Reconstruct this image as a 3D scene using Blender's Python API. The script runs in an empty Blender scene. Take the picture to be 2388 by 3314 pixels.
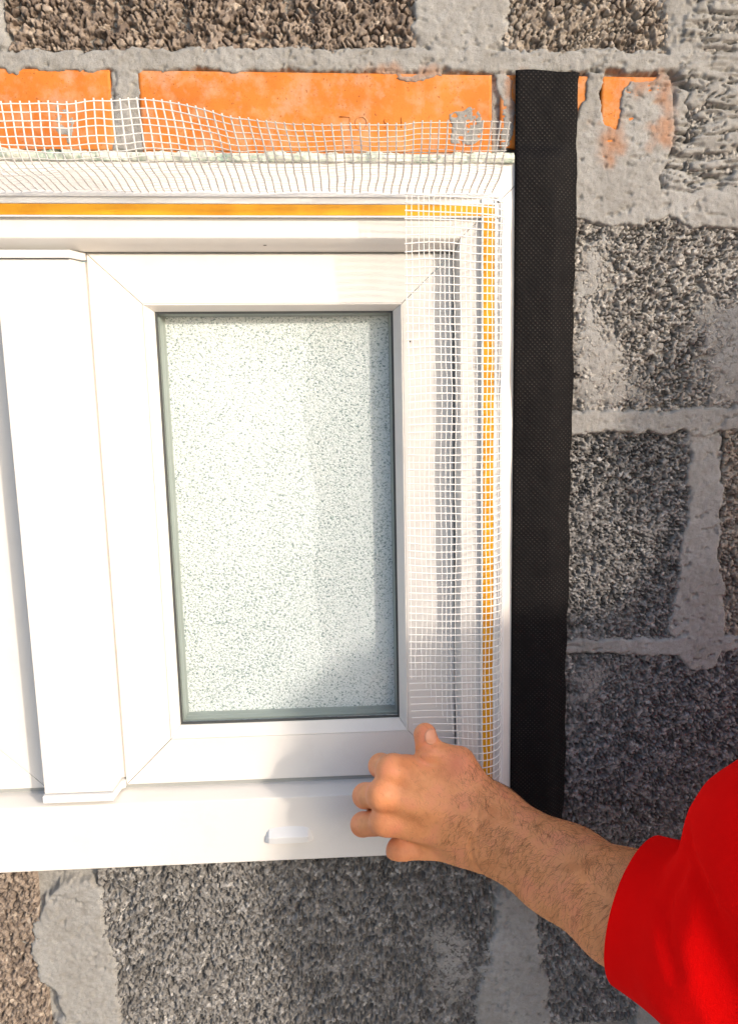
import bpy, bmesh, math, random
import numpy as np
from mathutils import Vector, Matrix

# ---------------------------------------------------------------- camera, sky, sun, exposure
SC = bpy.context.scene
COL = SC.collection
W0, H0 = 2388.0, 3314.0                      # photograph size, used to read positions off it
FPX, CX, CY = 3000.0, 1438.23, 1657.0
PITCH, YAW, ROLL = -0.18924139, -0.07031035, 0.00626209
CAMPOS = np.array([0.0, -0.82, 1.5])

def _rot(p, y, r):
    cp, sp, cy, sy, cr, sr = math.cos(p), math.sin(p), math.cos(y), math.sin(y), math.cos(r), math.sin(r)
    return (np.array([[cy, -sy, 0], [sy, cy, 0], [0, 0, 1]]) @ np.array([[1, 0, 0], [0, cp, -sp], [0, sp, cp]])
            @ np.array([[cr, 0, sr], [0, 1, 0], [-sr, 0, cr]]))
RM = _rot(PITCH, YAW, ROLL)                  # columns: right, forward, up

cam_d = bpy.data.cameras.new('camera')
cam = bpy.data.objects.new('camera', cam_d); COL.objects.link(cam)
cam_d.sensor_fit = 'VERTICAL'; cam_d.sensor_height = 36.0
cam_d.lens = FPX / H0 * 36.0
cam_d.shift_x = -(CX - W0 / 2) / H0
cam_d.clip_start = 0.02; cam_d.clip_end = 500
m = Matrix.Identity(4)
for i in range(3):
    m[i][0] = RM[i, 0]; m[i][1] = RM[i, 2]; m[i][2] = -RM[i, 1]; m[i][3] = CAMPOS[i]
cam.matrix_world = m
SC.camera = cam

SUN = Vector((0.90, -1.0, 0.42)).normalized()      # direction towards the sun
world = bpy.data.worlds.new('World'); SC.world = world; world.use_nodes = True
wn = world.node_tree; wn.nodes.clear()
sky = wn.nodes.new('ShaderNodeTexSky'); sky.sky_type = 'NISHITA'; sky.sun_disc = False
sky.sun_elevation = math.asin(SUN.z); sky.sun_rotation = math.atan2(SUN.x, SUN.y)
sky.air_density = 1.0; sky.dust_density = 3.2; sky.ozone_density = 2.6
bg = wn.nodes.new('ShaderNodeBackground'); bg.inputs[1].default_value = 0.15
wo = wn.nodes.new('ShaderNodeOutputWorld')
wn.links.new(sky.outputs[0], bg.inputs[0]); wn.links.new(bg.outputs[0], wo.inputs[0])
sl = bpy.data.lights.new('sun', 'SUN'); sl.energy = 2.0; sl.angle = math.radians(2.6); sl.color = (1.0, 0.87, 0.73)
so = bpy.data.objects.new('sun', sl); COL.objects.link(so)
so.rotation_euler = SUN.to_track_quat('Z', 'Y').to_euler(); so.location = (3, -4, 4)
SC.view_settings.view_transform = 'Standard'; SC.view_settings.look = 'None'
SC.view_settings.gamma = 1.0; SC.view_settings.use_curve_mapping = False
SC.view_settings.exposure = 0.78
SC.cycles.max_bounces = 6; SC.cycles.diffuse_bounces = 3; SC.cycles.glossy_bounces = 3; SC.cycles.transparent_max_bounces = 6
SC.cycles.caustics_reflective = False; SC.cycles.caustics_refractive = False

# ---------------------------------------------------------------- helpers
def P(px, py, Y):
    """world point at depth plane y = Y that the photograph shows at pixel (px, py)"""
    d = RM @ np.array([(px - CX) / FPX, 1.0, -(py - CY) / FPX])
    t = (Y - CAMPOS[1]) / d[1]
    return CAMPOS + t * d
def PX(px, py, Y): return float(P(px, py, Y)[0])
def PZ(px, py, Y): return float(P(px, py, Y)[2])
def mx(pts, Y): return float(np.mean([PX(a, b, Y) for a, b in pts]))
def mz(pts, Y): return float(np.mean([PZ(a, b, Y) for a, b in pts]))

RS = np.random.RandomState(7)
_perm = RS.permutation(4096).astype(np.int64)
_rnd = RS.rand(4096)
def _h2(i, j, s=0): return _rnd[_perm[(_perm[(i + s * 131) & 4095] + j) & 4095]]
def vnoise(x, y, s=0):
    i = np.floor(x).astype(np.int64); j = np.floor(y).astype(np.int64)
    fx, fy = x - i, y - j
    fx = fx * fx * fx * (fx * (fx * 6 - 15) + 10); fy = fy * fy * fy * (fy * (fy * 6 - 15) + 10)
    a = _h2(i, j, s) * (1 - fx) + _h2(i + 1, j, s) * fx
    b = _h2(i, j + 1, s) * (1 - fx) + _h2(i + 1, j + 1, s) * fx
    return (a * (1 - fy) + b * fy) * 2 - 1
def fbm(x, y, oc=4, s=0):
    r = 0; a = 0.5; f = 1.0
    for k in range(oc):
        r = r + a * vnoise(x * f + 17.3 * k, y * f - 9.1 * k, s + k); a *= 0.5; f *= 2.03
    return r
def worley(x, y, s=0):
    i = np.floor(x).astype(np.int64); j = np.floor(y).astype(np.int64)
    f1 = np.full(x.shape, 9.0); f2 = np.full(x.shape, 9.0); cid = np.zeros(x.shape); tl = np.zeros(x.shape)
    for di in (-1, 0, 1):
        for dj in (-1, 0, 1):
            a, b = i + di, j + dj
            ux, uy = a + _h2(a, b, s + 1) - x, b + _h2(a, b, s + 2) - y
            d = np.hypot(ux, uy)
            c = _h2(a, b, s + 3); near = d < f1
            f2 = np.where(near, f1, np.minimum(f2, d)); cid = np.where(near, c, cid); tl = np.where(near, ux * (_h2(a, b, s + 4) * 2 - 1) + uy * (_h2(a, b, s + 5) * 2 - 1), tl); f1 = np.where(near, d, f1)
    return f1, f2, cid, tl
def sstep(a, b, x):
    t = np.clip((x - a) / (b - a), 0, 1); return t * t * (3 - 2 * t)

def empty(name, loc=(0, 0, 0)):
    o = bpy.data.objects.new(name, None); COL.objects.link(o); o.location = loc
    o.empty_display_size = 0.05
    return o
def tag(o, label=None, cat=None, group=None, kind=None):
    if label: o['label'] = label
    if cat: o['category'] = cat
    if group: o['group'] = group
    if kind: o['kind'] = kind
    return o
def link_mesh(name, me, mat, parent=None):
    o = bpy.data.objects.new(name, me); COL.objects.link(o)
    if mat is not None: me.materials.append(mat)
    if parent is not None:
        o.parent = parent
        o.matrix_parent_inverse = Matrix.Translation(world_loc(parent)).inverted()
    return o
def world_loc(o):
    v = Vector(o.location)
    while o.parent is not None:
        v = v + o.matrix_parent_inverse.translation + Vector((0, 0, 0)); o = o.parent; v = v + Vector(o.location)
    return v
def mesh_np(name, verts, faces, mat, parent=None, smooth=True, attr=None):
    me = bpy.data.meshes.new(name)
    verts = np.asarray(verts, np.float32); faces = np.asarray(faces, np.int32)
    n = faces.shape[1]
    me.vertices.add(len(verts)); me.vertices.foreach_set('co', verts.ravel())
    me.loops.add(faces.size); me.loops.foreach_set('vertex_index', faces.ravel())
    me.polygons.add(len(faces)); me.polygons.foreach_set('loop_start', np.arange(0, faces.size, n, dtype=np.int32))
    me.polygons.foreach_set('loop_total', np.full(len(faces), n, np.int32))
    me.update(calc_edges=True); me.validate()
    me.polygons.foreach_set('use_smooth', np.full(len(me.polygons), smooth))
    if attr is not None:
        for k, a in attr.items():
            at = me.attributes.new(k, 'FLOAT', 'POINT'); at.data.foreach_set('value', np.asarray(a, np.float32))
    return link_mesh(name, me, mat, parent)
def mesh_bm(name, bm, mat, parent=None, smooth=False, bevel=0.0, seg=2):
    me = bpy.data.meshes.new(name); bmesh.ops.recalc_face_normals(bm, faces=bm.faces); bm.to_mesh(me); bm.free()
    for p in me.polygons: p.use_smooth = smooth
    o = link_mesh(name, me, mat, parent)
    if bevel:
        b = o.modifiers.new('bevel', 'BEVEL'); b.width = bevel; b.segments = seg; b.limit_method = 'ANGLE'
        for p in me.polygons: p.use_smooth = True
        w = o.modifiers.new('wn', 'WEIGHTED_NORMAL'); w.keep_sharp = True
    return o
def box(bm, x0, x1, y0, y1, z0, z1):
    vs = [bm.verts.new(c) for c in ((x0, y0, z0), (x1, y0, z0), (x1, y1, z0), (x0, y1, z0), (x0, y0, z1), (x1, y0, z1), (x1, y1, z1), (x0, y1, z1))]
    for f in ((0, 3, 2, 1), (4, 5, 6, 7), (0, 1, 5, 4), (1, 2, 6, 5), (2, 3, 7, 6), (3, 0, 4, 7)):
        bm.faces.new([vs[k] for k in f])
def ring(names, loops, mat, parent, gap=0.0001, sides='TBLR', bevel=0.0):
    """mitred frame: loops = [((x0, x1, z0, z1), y), ...] from the outside to the inside; one mesh for each side"""
    out = []
    for s in sides:
        bm = bmesh.new(); A = []; B = []
        for (x0, x1, z0, z1), y in loops:
            if s == 'T': a, b = (x0 + gap, y, z1), (x1 - gap, y, z1)
            elif s == 'B': a, b = (x0 + gap, y, z0), (x1 - gap, y, z0)
            elif s == 'L': a, b = (x0, y, z0 + gap), (x0, y, z1 - gap)
            else: a, b = (x1, y, z0 + gap), (x1, y, z1 - gap)
            A.append(bm.verts.new(a)); B.append(bm.verts.new(b))
        for k in range(len(loops) - 1):
            bm.faces.new((A[k], B[k], B[k + 1], A[k + 1]))
        bm.faces.new(A); bm.faces.new(B[::-1]); bm.faces.new((A[-1], B[-1], B[0], A[0]))
        out.append(mesh_bm(names, bm, mat, parent, bevel=bevel))
    return out

def ring_one(name, loops, mat, parent, gap, bevel):
    obs = ring(name, loops, mat, None, gap, bevel=0.0)
    bm = bmesh.new()
    for o in obs: bm.from_mesh(o.data); me = o.data; bpy.data.objects.remove(o); bpy.data.meshes.remove(me)
    return mesh_bm(name, bm, mat, parent, bevel=bevel)

# ---------------------------------------------------------------- materials
class M:
    """small node-graph builder around one Principled BSDF"""
    def __init__(s, name, col=(.8, .8, .8), rough=.5, spec=.5, metal=0.0):
        s.m = bpy.data.materials.new(name); s.m.use_nodes = True; s.t = s.m.node_tree
        s.b = s.t.nodes['Principled BSDF']; s.o = s.t.nodes['Material Output']
        s.b.inputs['Base Color'].default_value = (*col, 1); s.b.inputs['Roughness'].default_value = rough
        s.b.inputs['Specular IOR Level'].default_value = spec; s.b.inputs['Metallic'].default_value = metal
        s.tc = None; s.nrm = None
    def n(s, t, **k):
        nd = s.t.nodes.new('ShaderNode' + t)
        for a, b in k.items(): setattr(nd, a, b)
        return nd
    def l(s, a, b): s.t.links.new(a, b)
    def obj(s):
        if s.tc is None: s.tc = s.n('TexCoord').outputs['Object']
        return s.tc
    def noise(s, scale, detail=4, rough=.55, vec=None, dist=0.0):
        nd = s.n('TexNoise'); nd.inputs['Scale'].default_value = scale; nd.inputs['Detail'].default_value = detail
        nd.inputs['Roughness'].default_value = rough; nd.inputs['Distortion'].default_value = dist
        s.l(vec if vec is not None else s.obj(), nd.inputs['Vector']); return nd.outputs['Fac']
    def vor(s, scale, feature='F1', vec=None, out='Distance'):
        nd = s.n('TexVoronoi', feature=feature); nd.inputs['Scale'].default_value = scale
        s.l(vec if vec is not None else s.obj(), nd.inputs['Vector']); return nd.outputs[out]
    def ramp(s, fac, stops, interp='LINEAR'):
        nd = s.n('ValToRGB'); cr = nd.color_ramp; cr.interpolation = interp
        while len(cr.elements) < len(stops): cr.elements.new(0.5)
        for e, (p, c) in zip(cr.elements, stops):
            e.position = p; e.color = (*c, 1) if len(c) == 3 else c
        s.l(fac, nd.inputs[0]); return nd.outputs[0]
    def attr(s, name):
        nd = s.n('Attribute', attribute_name=name); return nd.outputs['Fac']
    def mix(s, fac, a, b, mode='MIX'):
        nd = s.n('Mix', data_type='RGBA', blend_type=mode)
        for k, v in ((0, fac), (6, a), (7, b)):
            if isinstance(v, (int, float)): nd.inputs[k].default_value = v
            elif isinstance(v, tuple): nd.inputs[k].default_value = (*v, 1)
            else: s.l(v, nd.inputs[k])
        return nd.outputs[2]
    def math(s, op, a, b=0.0):
        nd = s.n('Math', operation=op)
        for k, v in ((0, a), (1, b)):
            if isinstance(v, (int, float)): nd.inputs[k].default_value = v
            else: s.l(v, nd.inputs[k])
        return nd.outputs[0]
    def color(s, sock): s.l(sock, s.b.inputs['Base Color']); return s
    def rough(s, sock): s.l(sock, s.b.inputs['Roughness']); return s
    def bump(s, h, strength=.5, dist=.001):
        nd = s.n('Bump'); nd.inputs['Strength'].default_value = strength; nd.inputs['Distance'].default_value = dist
        s.l(h, nd.inputs['Height'])
        if s.nrm is not None: s.l(s.nrm, nd.inputs['Normal'])
        s.nrm = nd.outputs[0]; s.l(s.nrm, s.b.inputs['Normal']); return s

def mat_pvc(name, col, rough=.33):
    k = M(name, col, rough, .5)
    k.color(k.mix(k.math('MULTIPLY', k.noise(9, 5), .5), col, (col[0] * .93, col[1] * .92, col[2] * .90)))
    d = k.ramp(k.noise(160, 6, .7), [(.70, (0, 0, 0)), (.78, (1, 1, 1))])
    k.color(k.mix(k.math('MULTIPLY', d, .45), k.mix(k.math('MULTIPLY', k.ramp(k.noise(22, 6, .7), [(.50, (0, 0, 0)), (.72, (1, 1, 1))]), .16), k.mix(k.math('MULTIPLY', k.noise(9, 5), .5), col, (col[0] * .93, col[1] * .92, col[2] * .90)), (.50, .45, .39)), (.40, .36, .31)))
    k.bump(k.noise(420, 2), .05, .0004)
    k.rough(k.math('ADD', k.math('MULTIPLY', k.noise(40, 4), .2), rough - .08))
    return k.m
MT = {}
MT['pvc'] = mat_pvc('white_pvc', (.77, .745, .71))
MT['pvc2'] = mat_pvc('white_pvc_profile', (.78, .785, .79), .28)
MT['gap'] = M('dark_rubber_gasket', (.05, .055, .055), .6).m
MT['gasket'] = M('grey_gap_floor', (.33, .34, .33), .5).m  # for the floor added in the sash gap

def mat_block(name, c1, c2, c3):
    k = M(name, c1, .92, .25)
    a = k.attr('cell'); n1 = k.noise(38, 5, .6); n2 = k.noise(700, 3, .6)
    base = k.ramp(a, [(0, tuple(x * .8 for x in c2)), (.30, c2), (.48, c1), (.72, tuple(x * 1.12 for x in c1)), (.88, c3), (1, tuple(min(1, x * 1.3) for x in c3))])
    base = k.mix(k.ramp(n1, [(.35, (0, 0, 0)), (.7, (.7, .7, .7))]), base, tuple(x * .72 for x in c1), 'MIX')
    base = k.mix(k.math('MULTIPLY', n2, .6), base, tuple(x * .6 for x in c2), 'MIX')
    k.color(base)
    k.bump(k.noise(900, 4, .7), .55, .0008).bump(k.vor(520), .35, .0008)
    return k.m
MT['blk_brown'] = mat_block('brown_aggregate_block', (.345, .28, .23), (.18, .14, .115), (.58, .50, .42))
MT['blk_tan'] = mat_block('tan_grey_aggregate_block', (.42, .365, .305), (.22, .18, .15), (.64, .57, .50))
MT['blk_grey'] = mat_block('grey_aggregate_block', (.43, .41, .38), (.22, .20, .185), (.66, .64, .61))
MT['blk_dark'] = mat_block('dark_grey_aggregate_block', (.31, .30, .29), (.14, .132, .125), (.64, .62, .60))

def mat_mortar():
    k = M('grey_mortar', (.4, .39, .37), .9, .2)
    n1 = k.noise(14, 6, .6); n2 = k.noise(120, 5, .65); n3 = k.noise(900, 3, .6)
    c = k.ramp(n1, [(.3, (.26, .25, .235)), (.5, (.335, .33, .32)), (.7, (.41, .41, .405))])
    c = k.mix(k.ramp(n2, [(.30, (.55, .55, .55)), (.55, (0, 0, 0))]), c, (.20, .185, .16))
    c = k.mix(k.math('MULTIPLY', n3, .45), c, (.23, .22, .20))
    c = k.mix(k.ramp(k.attr('cell'), [(.5, (0, 0, 0)), (1, (1, 1, 1))]), c, (.36, .19, .11))
    c = k.mix(k.ramp(k.noise(1300, 2, .5), [(.60, (0, 0, 0)), (.72, (.8, .8, .8))]), c, (.15, .135, .12))
    k.color(c); k.bump(k.noise(850, 5, .75), .8, .0009).bump(k.noise(220, 4, .6), .5, .0014)
    return k.m
MT['mortar'] = mat_mortar()
def mat_brick():
    k = M('orange_clay_brick', (.6, .2, .04), .75, .3)
    n1 = k.noise(10, 5, .6); n2 = k.noise(160, 4, .6); n3 = k.noise(60, 5, .6)
    c = k.ramp(n1, [(.28, (.42, .112, .016)), (.5, (.56, .172, .026)), (.72, (.66, .24, .05))])
    c = k.mix(k.ramp(n2, [(.60, (0, 0, 0)), (.8, (.6, .6, .6))]), c, (.36, .10, .02))
    c = k.mix(k.ramp(n3, [(.48, (0, 0, 0)), (.72, (.7, .7, .7))]), c, (.50, .30, .17))
    c = k.mix(k.ramp(k.noise(26, 6, .7), [(.52, (0, 0, 0)), (.70, (.6, .6, .6))]), c, (.42, .35, .28))
    c = k.mix(k.ramp(k.noise(420, 2), [(.64, (0, 0, 0)), (.72, (.7, .7, .7))]), c, (.22, .06, .015))
    k.color(c); k.bump(k.noise(500, 4, .7), .35, .0005).bump(k.noise(1800, 2), .25, .0003)
    return k.m
MT['brick'] = mat_brick()
def mat_foam():
    k = M('pale_green_foam', (.6, .62, .52), .8, .3)
    c = k.ramp(k.noise(60, 5, .7), [(.35, (.26, .36, .30)), (.5, (.58, .62, .52)), (.62, (.74, .74, .66))])
    k.color(c); k.bump(k.noise(400, 4, .7), .6, .001)
    return k.m
MT['foam'] = mat_foam()
def mat_yellow():
    k = M('amber_adhesive_tape', (.78, .36, .01), .32, .5)
    c = k.ramp(k.noise(30, 5, .6), [(.35, (.70, .29, .004)), (.65, (.84, .41, .012))])
    k.color(c); k.bump(k.noise(300, 4), .2, .0006)
    return k.m
MT['yellow'] = mat_yellow()
def mat_tape():
    k = M('black_fleece_tape', (.008, .0075, .008), .75, .12)
    mp = k.n('Mapping'); mp.inputs['Rotation'].default_value = (0, 0, 0)
    k.l(k.obj(), mp.inputs['Vector'])
    sep = k.n('SeparateXYZ'); k.l(mp.outputs[0], sep.inputs[0])
    sc = 2 * math.pi / .0040
    w = k.math('MULTIPLY', k.math('SINE', k.math('MULTIPLY', sep.outputs[0], sc)), k.math('SINE', k.math('MULTIPLY', sep.outputs[2], sc)))
    dots = k.ramp(w, [(.62, (0, 0, 0)), (.85, (1, 1, 1))])
    br = k.math('MULTIPLY', dots, k.ramp(k.noise(90, 4, .6), [(.35, (.05, .05, .05)), (.75, (.8, .8, .8))]))
    k.color(k.mix(br, (.006, .0055, .006), (.075, .065, .058)))
    k.bump(w, .5, .0003).bump(k.noise(24, 4), .45, .006)
    return k.m
MT['tape'] = mat_tape()
MT['mesh'] = M('white_glass_fibre_mesh', (.80, .79, .77), .45, .5).m
def mat_obscure():
    k = M('obscure_patterned_glass', (.62, .74, .72), .12, .6)
    mp = k.n('Mapping'); mp.inputs['Rotation'].default_value = (0, math.radians(-35), 0); mp.inputs['Scale'].default_value = (1, 1, 1.35)
    k.l(k.obj(), mp.inputs['Vector'])
    v = mp.outputs[0]
    n = k.noise(500, 1.5, .5, v, 1.0)
    n2 = k.noise(430, 1.5, .5, v, .4); n3 = k.noise(7, 3, .5)
    h = k.math('ADD', n, k.math('MULTIPLY', n2, .45))
    # thin broken lines: groove shade painted into the colour, along with the glass tint
    line = k.math('ABSOLUTE', k.math('SUBTRACT', n, .5))
    line = k.math('ADD', line, k.math('MULTIPLY', k.math('SUBTRACT', n2, .485), .38))
    line = k.math('ADD', line, k.math('MULTIPLY', k.math('SUBTRACT', n3, .5), .10))
    c = k.ramp(line, [(.0, (.24, .32, .32)), (.012, (.42, .50, .50)), (.034, (.87, .905, .915)), (.2, (.94, .955, .965))])
    k.color(c); k.bump(h, 1.0, .0016)
    k.b.inputs['Coat Weight'].default_value = .3; k.b.inputs['Coat Roughness'].default_value = .05
    return k.m
MT['obscure'] = mat_obscure()
def mat_clear():
    k = M('clear_float_glass', (1, 1, 1), .02)
    tr = k.n('BsdfTransparent'); tr.inputs[0].default_value = (.975, .99, .985, 1)
    gl = k.n('BsdfGlossy'); gl.inputs['Roughness'].default_value = .02
    fr = k.n('Fresnel'); fr.inputs[0].default_value = 1.5
    ge = k.n('NewGeometry'); fac = k.math('MULTIPLY', fr.outputs[0], k.math('SUBTRACT', 1.0, ge.outputs['Backfacing']))
    mx_ = k.n('MixShader'); k.l(fac, mx_.inputs[0]); k.l(tr.outputs[0], mx_.inputs[1]); k.l(gl.outputs[0], mx_.inputs[2])
    k.l(mx_.outputs[0], k.o.inputs[0]); return k.m
MT['clear'] = mat_clear()
MT['spacer'] = M('grey_green_spacer_bar', (.36, .40, .385), .35, .5, .3).m
def mat_ground():
    k = M('gravel_ground', (.3, .28, .25), .95, .2)
    c = k.ramp(k.vor(60, out='Color'), [(.2, (.30, .285, .265)), (.8, (.52, .50, .47))])
    k.color(c); k.bump(k.vor(60), .8, .01); return k.m
MT['ground'] = mat_ground()

# ---------------------------------------------------------------- ground
gs = np.array([(-60, -80, 0), (60, -80, 0), (60, 40, 0), (-60, 40, 0)], float)
tag(mesh_np('ground', gs, [(0, 1, 2, 3)], MT['ground'], smooth=False), kind='structure')

# ---------------------------------------------------------------- depths
YF = -0.014      # face of the outer window frame
YS = 0.010       # face of the sash
YM = -0.013      # face of the mullion
ZT = PZ(700, 494, YF)                                  # upper outer edge of the frame
ZB = mz([(0, 2824), (700, 2795), (1150, 2775)], YF)    # lower outer edge
XR = PX(1632, 640, YF) + 0.036                         # right outer edge (under the tape)
XC = (PX(143, 2541, YM) + PX(363.5, 2534, YM)) / 2     # centre line of the mullion = centre of the window
XL = 2 * XC - XR

# ---------------------------------------------------------------- wall
WALLX0, WALLX1, WALLZ1 = -1.9, 1.9, 2.5
wall = empty('block_wall', (0, 0, 0))
tag(wall, 'unplastered wall of rough concrete blocks and orange clay bricks around the white window', 'wall', kind='thing')
HOLE = (XL + .006, XR - .006, ZB + .006, ZT - .004)
DX = 0.00095
def in_hole(X, Z): return (X > HOLE[0]) & (X < HOLE[1]) & (Z > HOLE[2]) & (Z < HOLE[3])

def hfield(name, rect, step, hf, mat, parent, skirt=.03, attr=True):
    x0, x1, z0, z1 = rect
    nx = max(2, int(round((x1 - x0) / step)) + 1); nz = max(2, int(round((z1 - z0) / step)) + 1)
    X, Z = np.meshgrid(np.linspace(x0, x1, nx), np.linspace(z0, z1, nz))
    H, cell = hf(X, Z)
    V = np.stack([X, -H, Z], -1).reshape(-1, 3); C_ = cell.reshape(-1)
    idx = np.arange(nx * nz).reshape(nz, nx)
    q = np.stack([idx[:-1, :-1], idx[:-1, 1:], idx[1:, 1:], idx[1:, :-1]], -1).reshape(-1, 4)
    keep = ~in_hole(X, Z)
    kq = keep.reshape(-1)[q].any(1); q = q[kq]
    # side faces running back into the wall
    b = np.concatenate([idx[0, :], idx[1:, -1], idx[-1, -2::-1], idx[-2:0:-1, 0]])
    bv = V[b].copy(); bv[:, 1] = skirt
    off = len(V); V = np.concatenate([V, bv]); C_ = np.concatenate([C_, C_[b]])
    k = np.arange(len(b)); k2 = (k + 1) % len(b)
    sq = np.stack([b[k2], b[k], off + k, off + k2], -1)
    sq = sq[keep.reshape(-1)[sq[:, :2]].any(1)]
    q = np.concatenate([q, sq])
    used = np.unique(q); rm = np.zeros(len(V), int); rm[used] = np.arange(len(used))
    return mesh_np(name, V[used], rm[q], mat, parent, True, {'cell': C_[used]})

def gran(size, amp, pit, seed, base=0.0):
    """surface of an open-textured block: rounded grains with holes between them"""
    def f(X, Z):
        w = .14 * size; am = amp; amp_ = .28 + .62 * sstep(-.25, .3, fbm(X * 34, Z * 34, 3, seed + 29))
        Xw = X + w * vnoise(X / size * .9, Z / size * .9, seed + 40); Zw = Z + w * vnoise(X / size * .9, Z / size * .9, seed + 41)
        f1, f2, c, tl1 = worley(Xw / size, Zw / size, seed)
        g1, g2, c2, tl2 = worley(Xw / size * 1.9 + 5, Zw / size * 1.9, seed + 7)
        e = np.clip((f2 - f1) * 2.2, 0, 1)
        dome = 1 - np.exp(-e * 4.5)
        dome = sstep(.0, .30, e)
        h = base + amp_ * amp * (.62 * (dome - .9) + .40 * (c - .5) + .60 * tl1 + .35 * tl2 + .15)
        e2 = np.clip((g2 - g1) * 2.0, 0, 1); h = h + amp * .22 * (sstep(0, .3, e2) - .8)
        miss = sstep(.60, .74, c2 + .22 * fbm(X * 55, Z * 55, 3, seed + 11)) * (1 - .5 * dome)
        h = h - pit * miss
        n_ = fbm(X / size * .75, Z / size * .75, 3, seed + 15)
        h = h - pit * 1.1 * sstep(.16, .30, n_ + .10 * fbm(X * 9, Z * 9, 2, seed + 19))
        gate = fbm(X / size * .42, Z / size * .42, 3, seed + 23)
        h = h - pit * 2.0 * sstep(.16, .04, f2 - f1) * sstep(-.02, .14, gate)
        h = h - pit * 1.2 * sstep(.14, .03, g2 - g1) * sstep(.10, .28, -gate)
        h = h + .0012 * fbm(X * 16, Z * 16, 3, seed + 3)
        top = .0002 + .0006 * fbm(X * 40, Z * 40, 3, seed + 31) + .0003 * fbm(X * 260, Z * 260, 2, seed + 33)
        h = top - np.maximum(top - h, 0) + .18 * np.maximum(h - top, 0)
        return h, np.clip(c * .75 + c2 * .25, 0, 1)
    return f

def prect(px0, px1, py0, py1, Y=0.0):
    a = P(px0, (py0 + py1) / 2, Y)[0]; b = P(px1, (py0 + py1) / 2, Y)[0]
    c = P((px0 + px1) / 2, py1, Y)[2]; d = P((px0 + px1) / 2, py0, Y)[2]
    return (a, b, c, d)

# course heights read off the photograph
zA = PZ(700, 155, 0)             # under side of the top block course
zBr1, zBr0 = PZ(700, 232, 0), ZT + .001    # brick course
zJ1a, zJ1b = PZ(2100, 1330, 0), PZ(2100, 1405, 0)
zJ2a, zJ2b = PZ(2080, 2068, 0), PZ(2080, 2130, 0)
zJ3a, zJ3b = ZB + .004, ZB - .012
zRa = PZ(2000, 700, 0)
xr0 = XR - .004
BX1 = .62; BX0 = -.62
blocks = [
    # name, rect, grain, amp, pit, seed, material
    ((PX(20, 80, 0), PX(1345, 80, 0), zA - .004, zA + .19), .0062, .0036, .0050, 1, 'blk_brown'),
    ((PX(1630, 80, 0), PX(2160, 80, 0), zA - .004, zA + .19), .0060, .0032, .0045, 2, 'blk_tan'),
    ((PX(2230, 300, 0), PX(2230, 300, 0) + .26, PZ(2300, 560, 0), zA + .19), .0050, .0030, .0040, 3, 'blk_grey'),
    ((PX(20, 80, 0) - .42, PX(20, 80, 0) - .012, zA - .004, zA + .19), .0062, .0036, .0050, 4, 'blk_brown'),
    ((xr0, PX(2330, 900, 0) + .16, zJ1a - .003, zRa + .014), .0040, .0028, .0040, 5, 'blk_grey'),
    ((xr0, PX(2222, 1700, 0), zJ2a - .003, zJ1b + .003), .0034, .0030, .0038, 6, 'blk_dark'),
    ((PX(2330, 1700, 0), PX(2330, 1700, 0) + .30, zJ2a - .003, zJ1b + .003), .0038, .0026, .0036, 7, 'blk_tan'),
    ((xr0, PX(2330, 1700, 0) + .20, ZB - .002, zJ2b + .004), .0036, .0024, .0040, 8, 'blk_dark'),
    ((-.80, PX(130, 3000, 0), ZB - .206, ZB + .012), .0040, .0028, .0042, 9, 'blk_brown'),
    ((PX(330, 3000, 0), PX(1590, 3000, 0), ZB - .206, ZB + .012), .0036, .0027, .0042, 10, 'blk_dark'),
    ((PX(1740, 3000, 0), PX(1740, 3000, 0) + .32, ZB - .206, ZB + .012), .0036, .0026, .0042, 11, 'blk_dark'),
]
for r, g, a, p, s, mt in blocks:
    vis = (r[0] < .36) and (r[1] > -.36)
    hfield('concrete_block', r, DX if vis else .004, gran(g, a, p, s), MT[mt], wall)
# blocks beyond the picture, the same bond carried on
zz = [ZB - .216 - .20 * k for k in range(6)]
rnd = random.Random(4)
for k, z1 in enumerate(zz):
    x = WALLX0 + (.2 if k % 2 else 0) - .1
    while x < WALLX1:
        hfield('concrete_block', (max(x, WALLX0), min(x + .388, WALLX1), max(z1 - .188, 0.0), z1), .009, gran(.02, .003, .004, 20 + k), MT[rnd.choice(['blk_dark', 'blk_grey', 'blk_tan'])], wall)
        x += .40
def side_courses(xa, xb, z0, z1):
    z = z0; k = 0
    while z < z1 - .05:
        top = min(z + .188, z1); x = xa - (.2 if k % 2 else 0)
        while x < xb - .02:
            a, b = max(x, xa), min(x + .388, xb)
            if b - a > .04: hfield('concrete_block', (a, b, z, top), .009, gran(.02, .003, .004, 40 + k), MT[rnd.choice(['blk_dark', 'blk_grey', 'blk_tan'])], wall)
            x += .40
        z += .20; k += 1
side_courses(.70, WALLX1, ZB - .19, WALLZ1)
side_courses(WALLX0, XL - .02, ZB - .19, WALLZ1)
side_courses(XL - .01, .69, zA + .20, WALLZ1)

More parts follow.
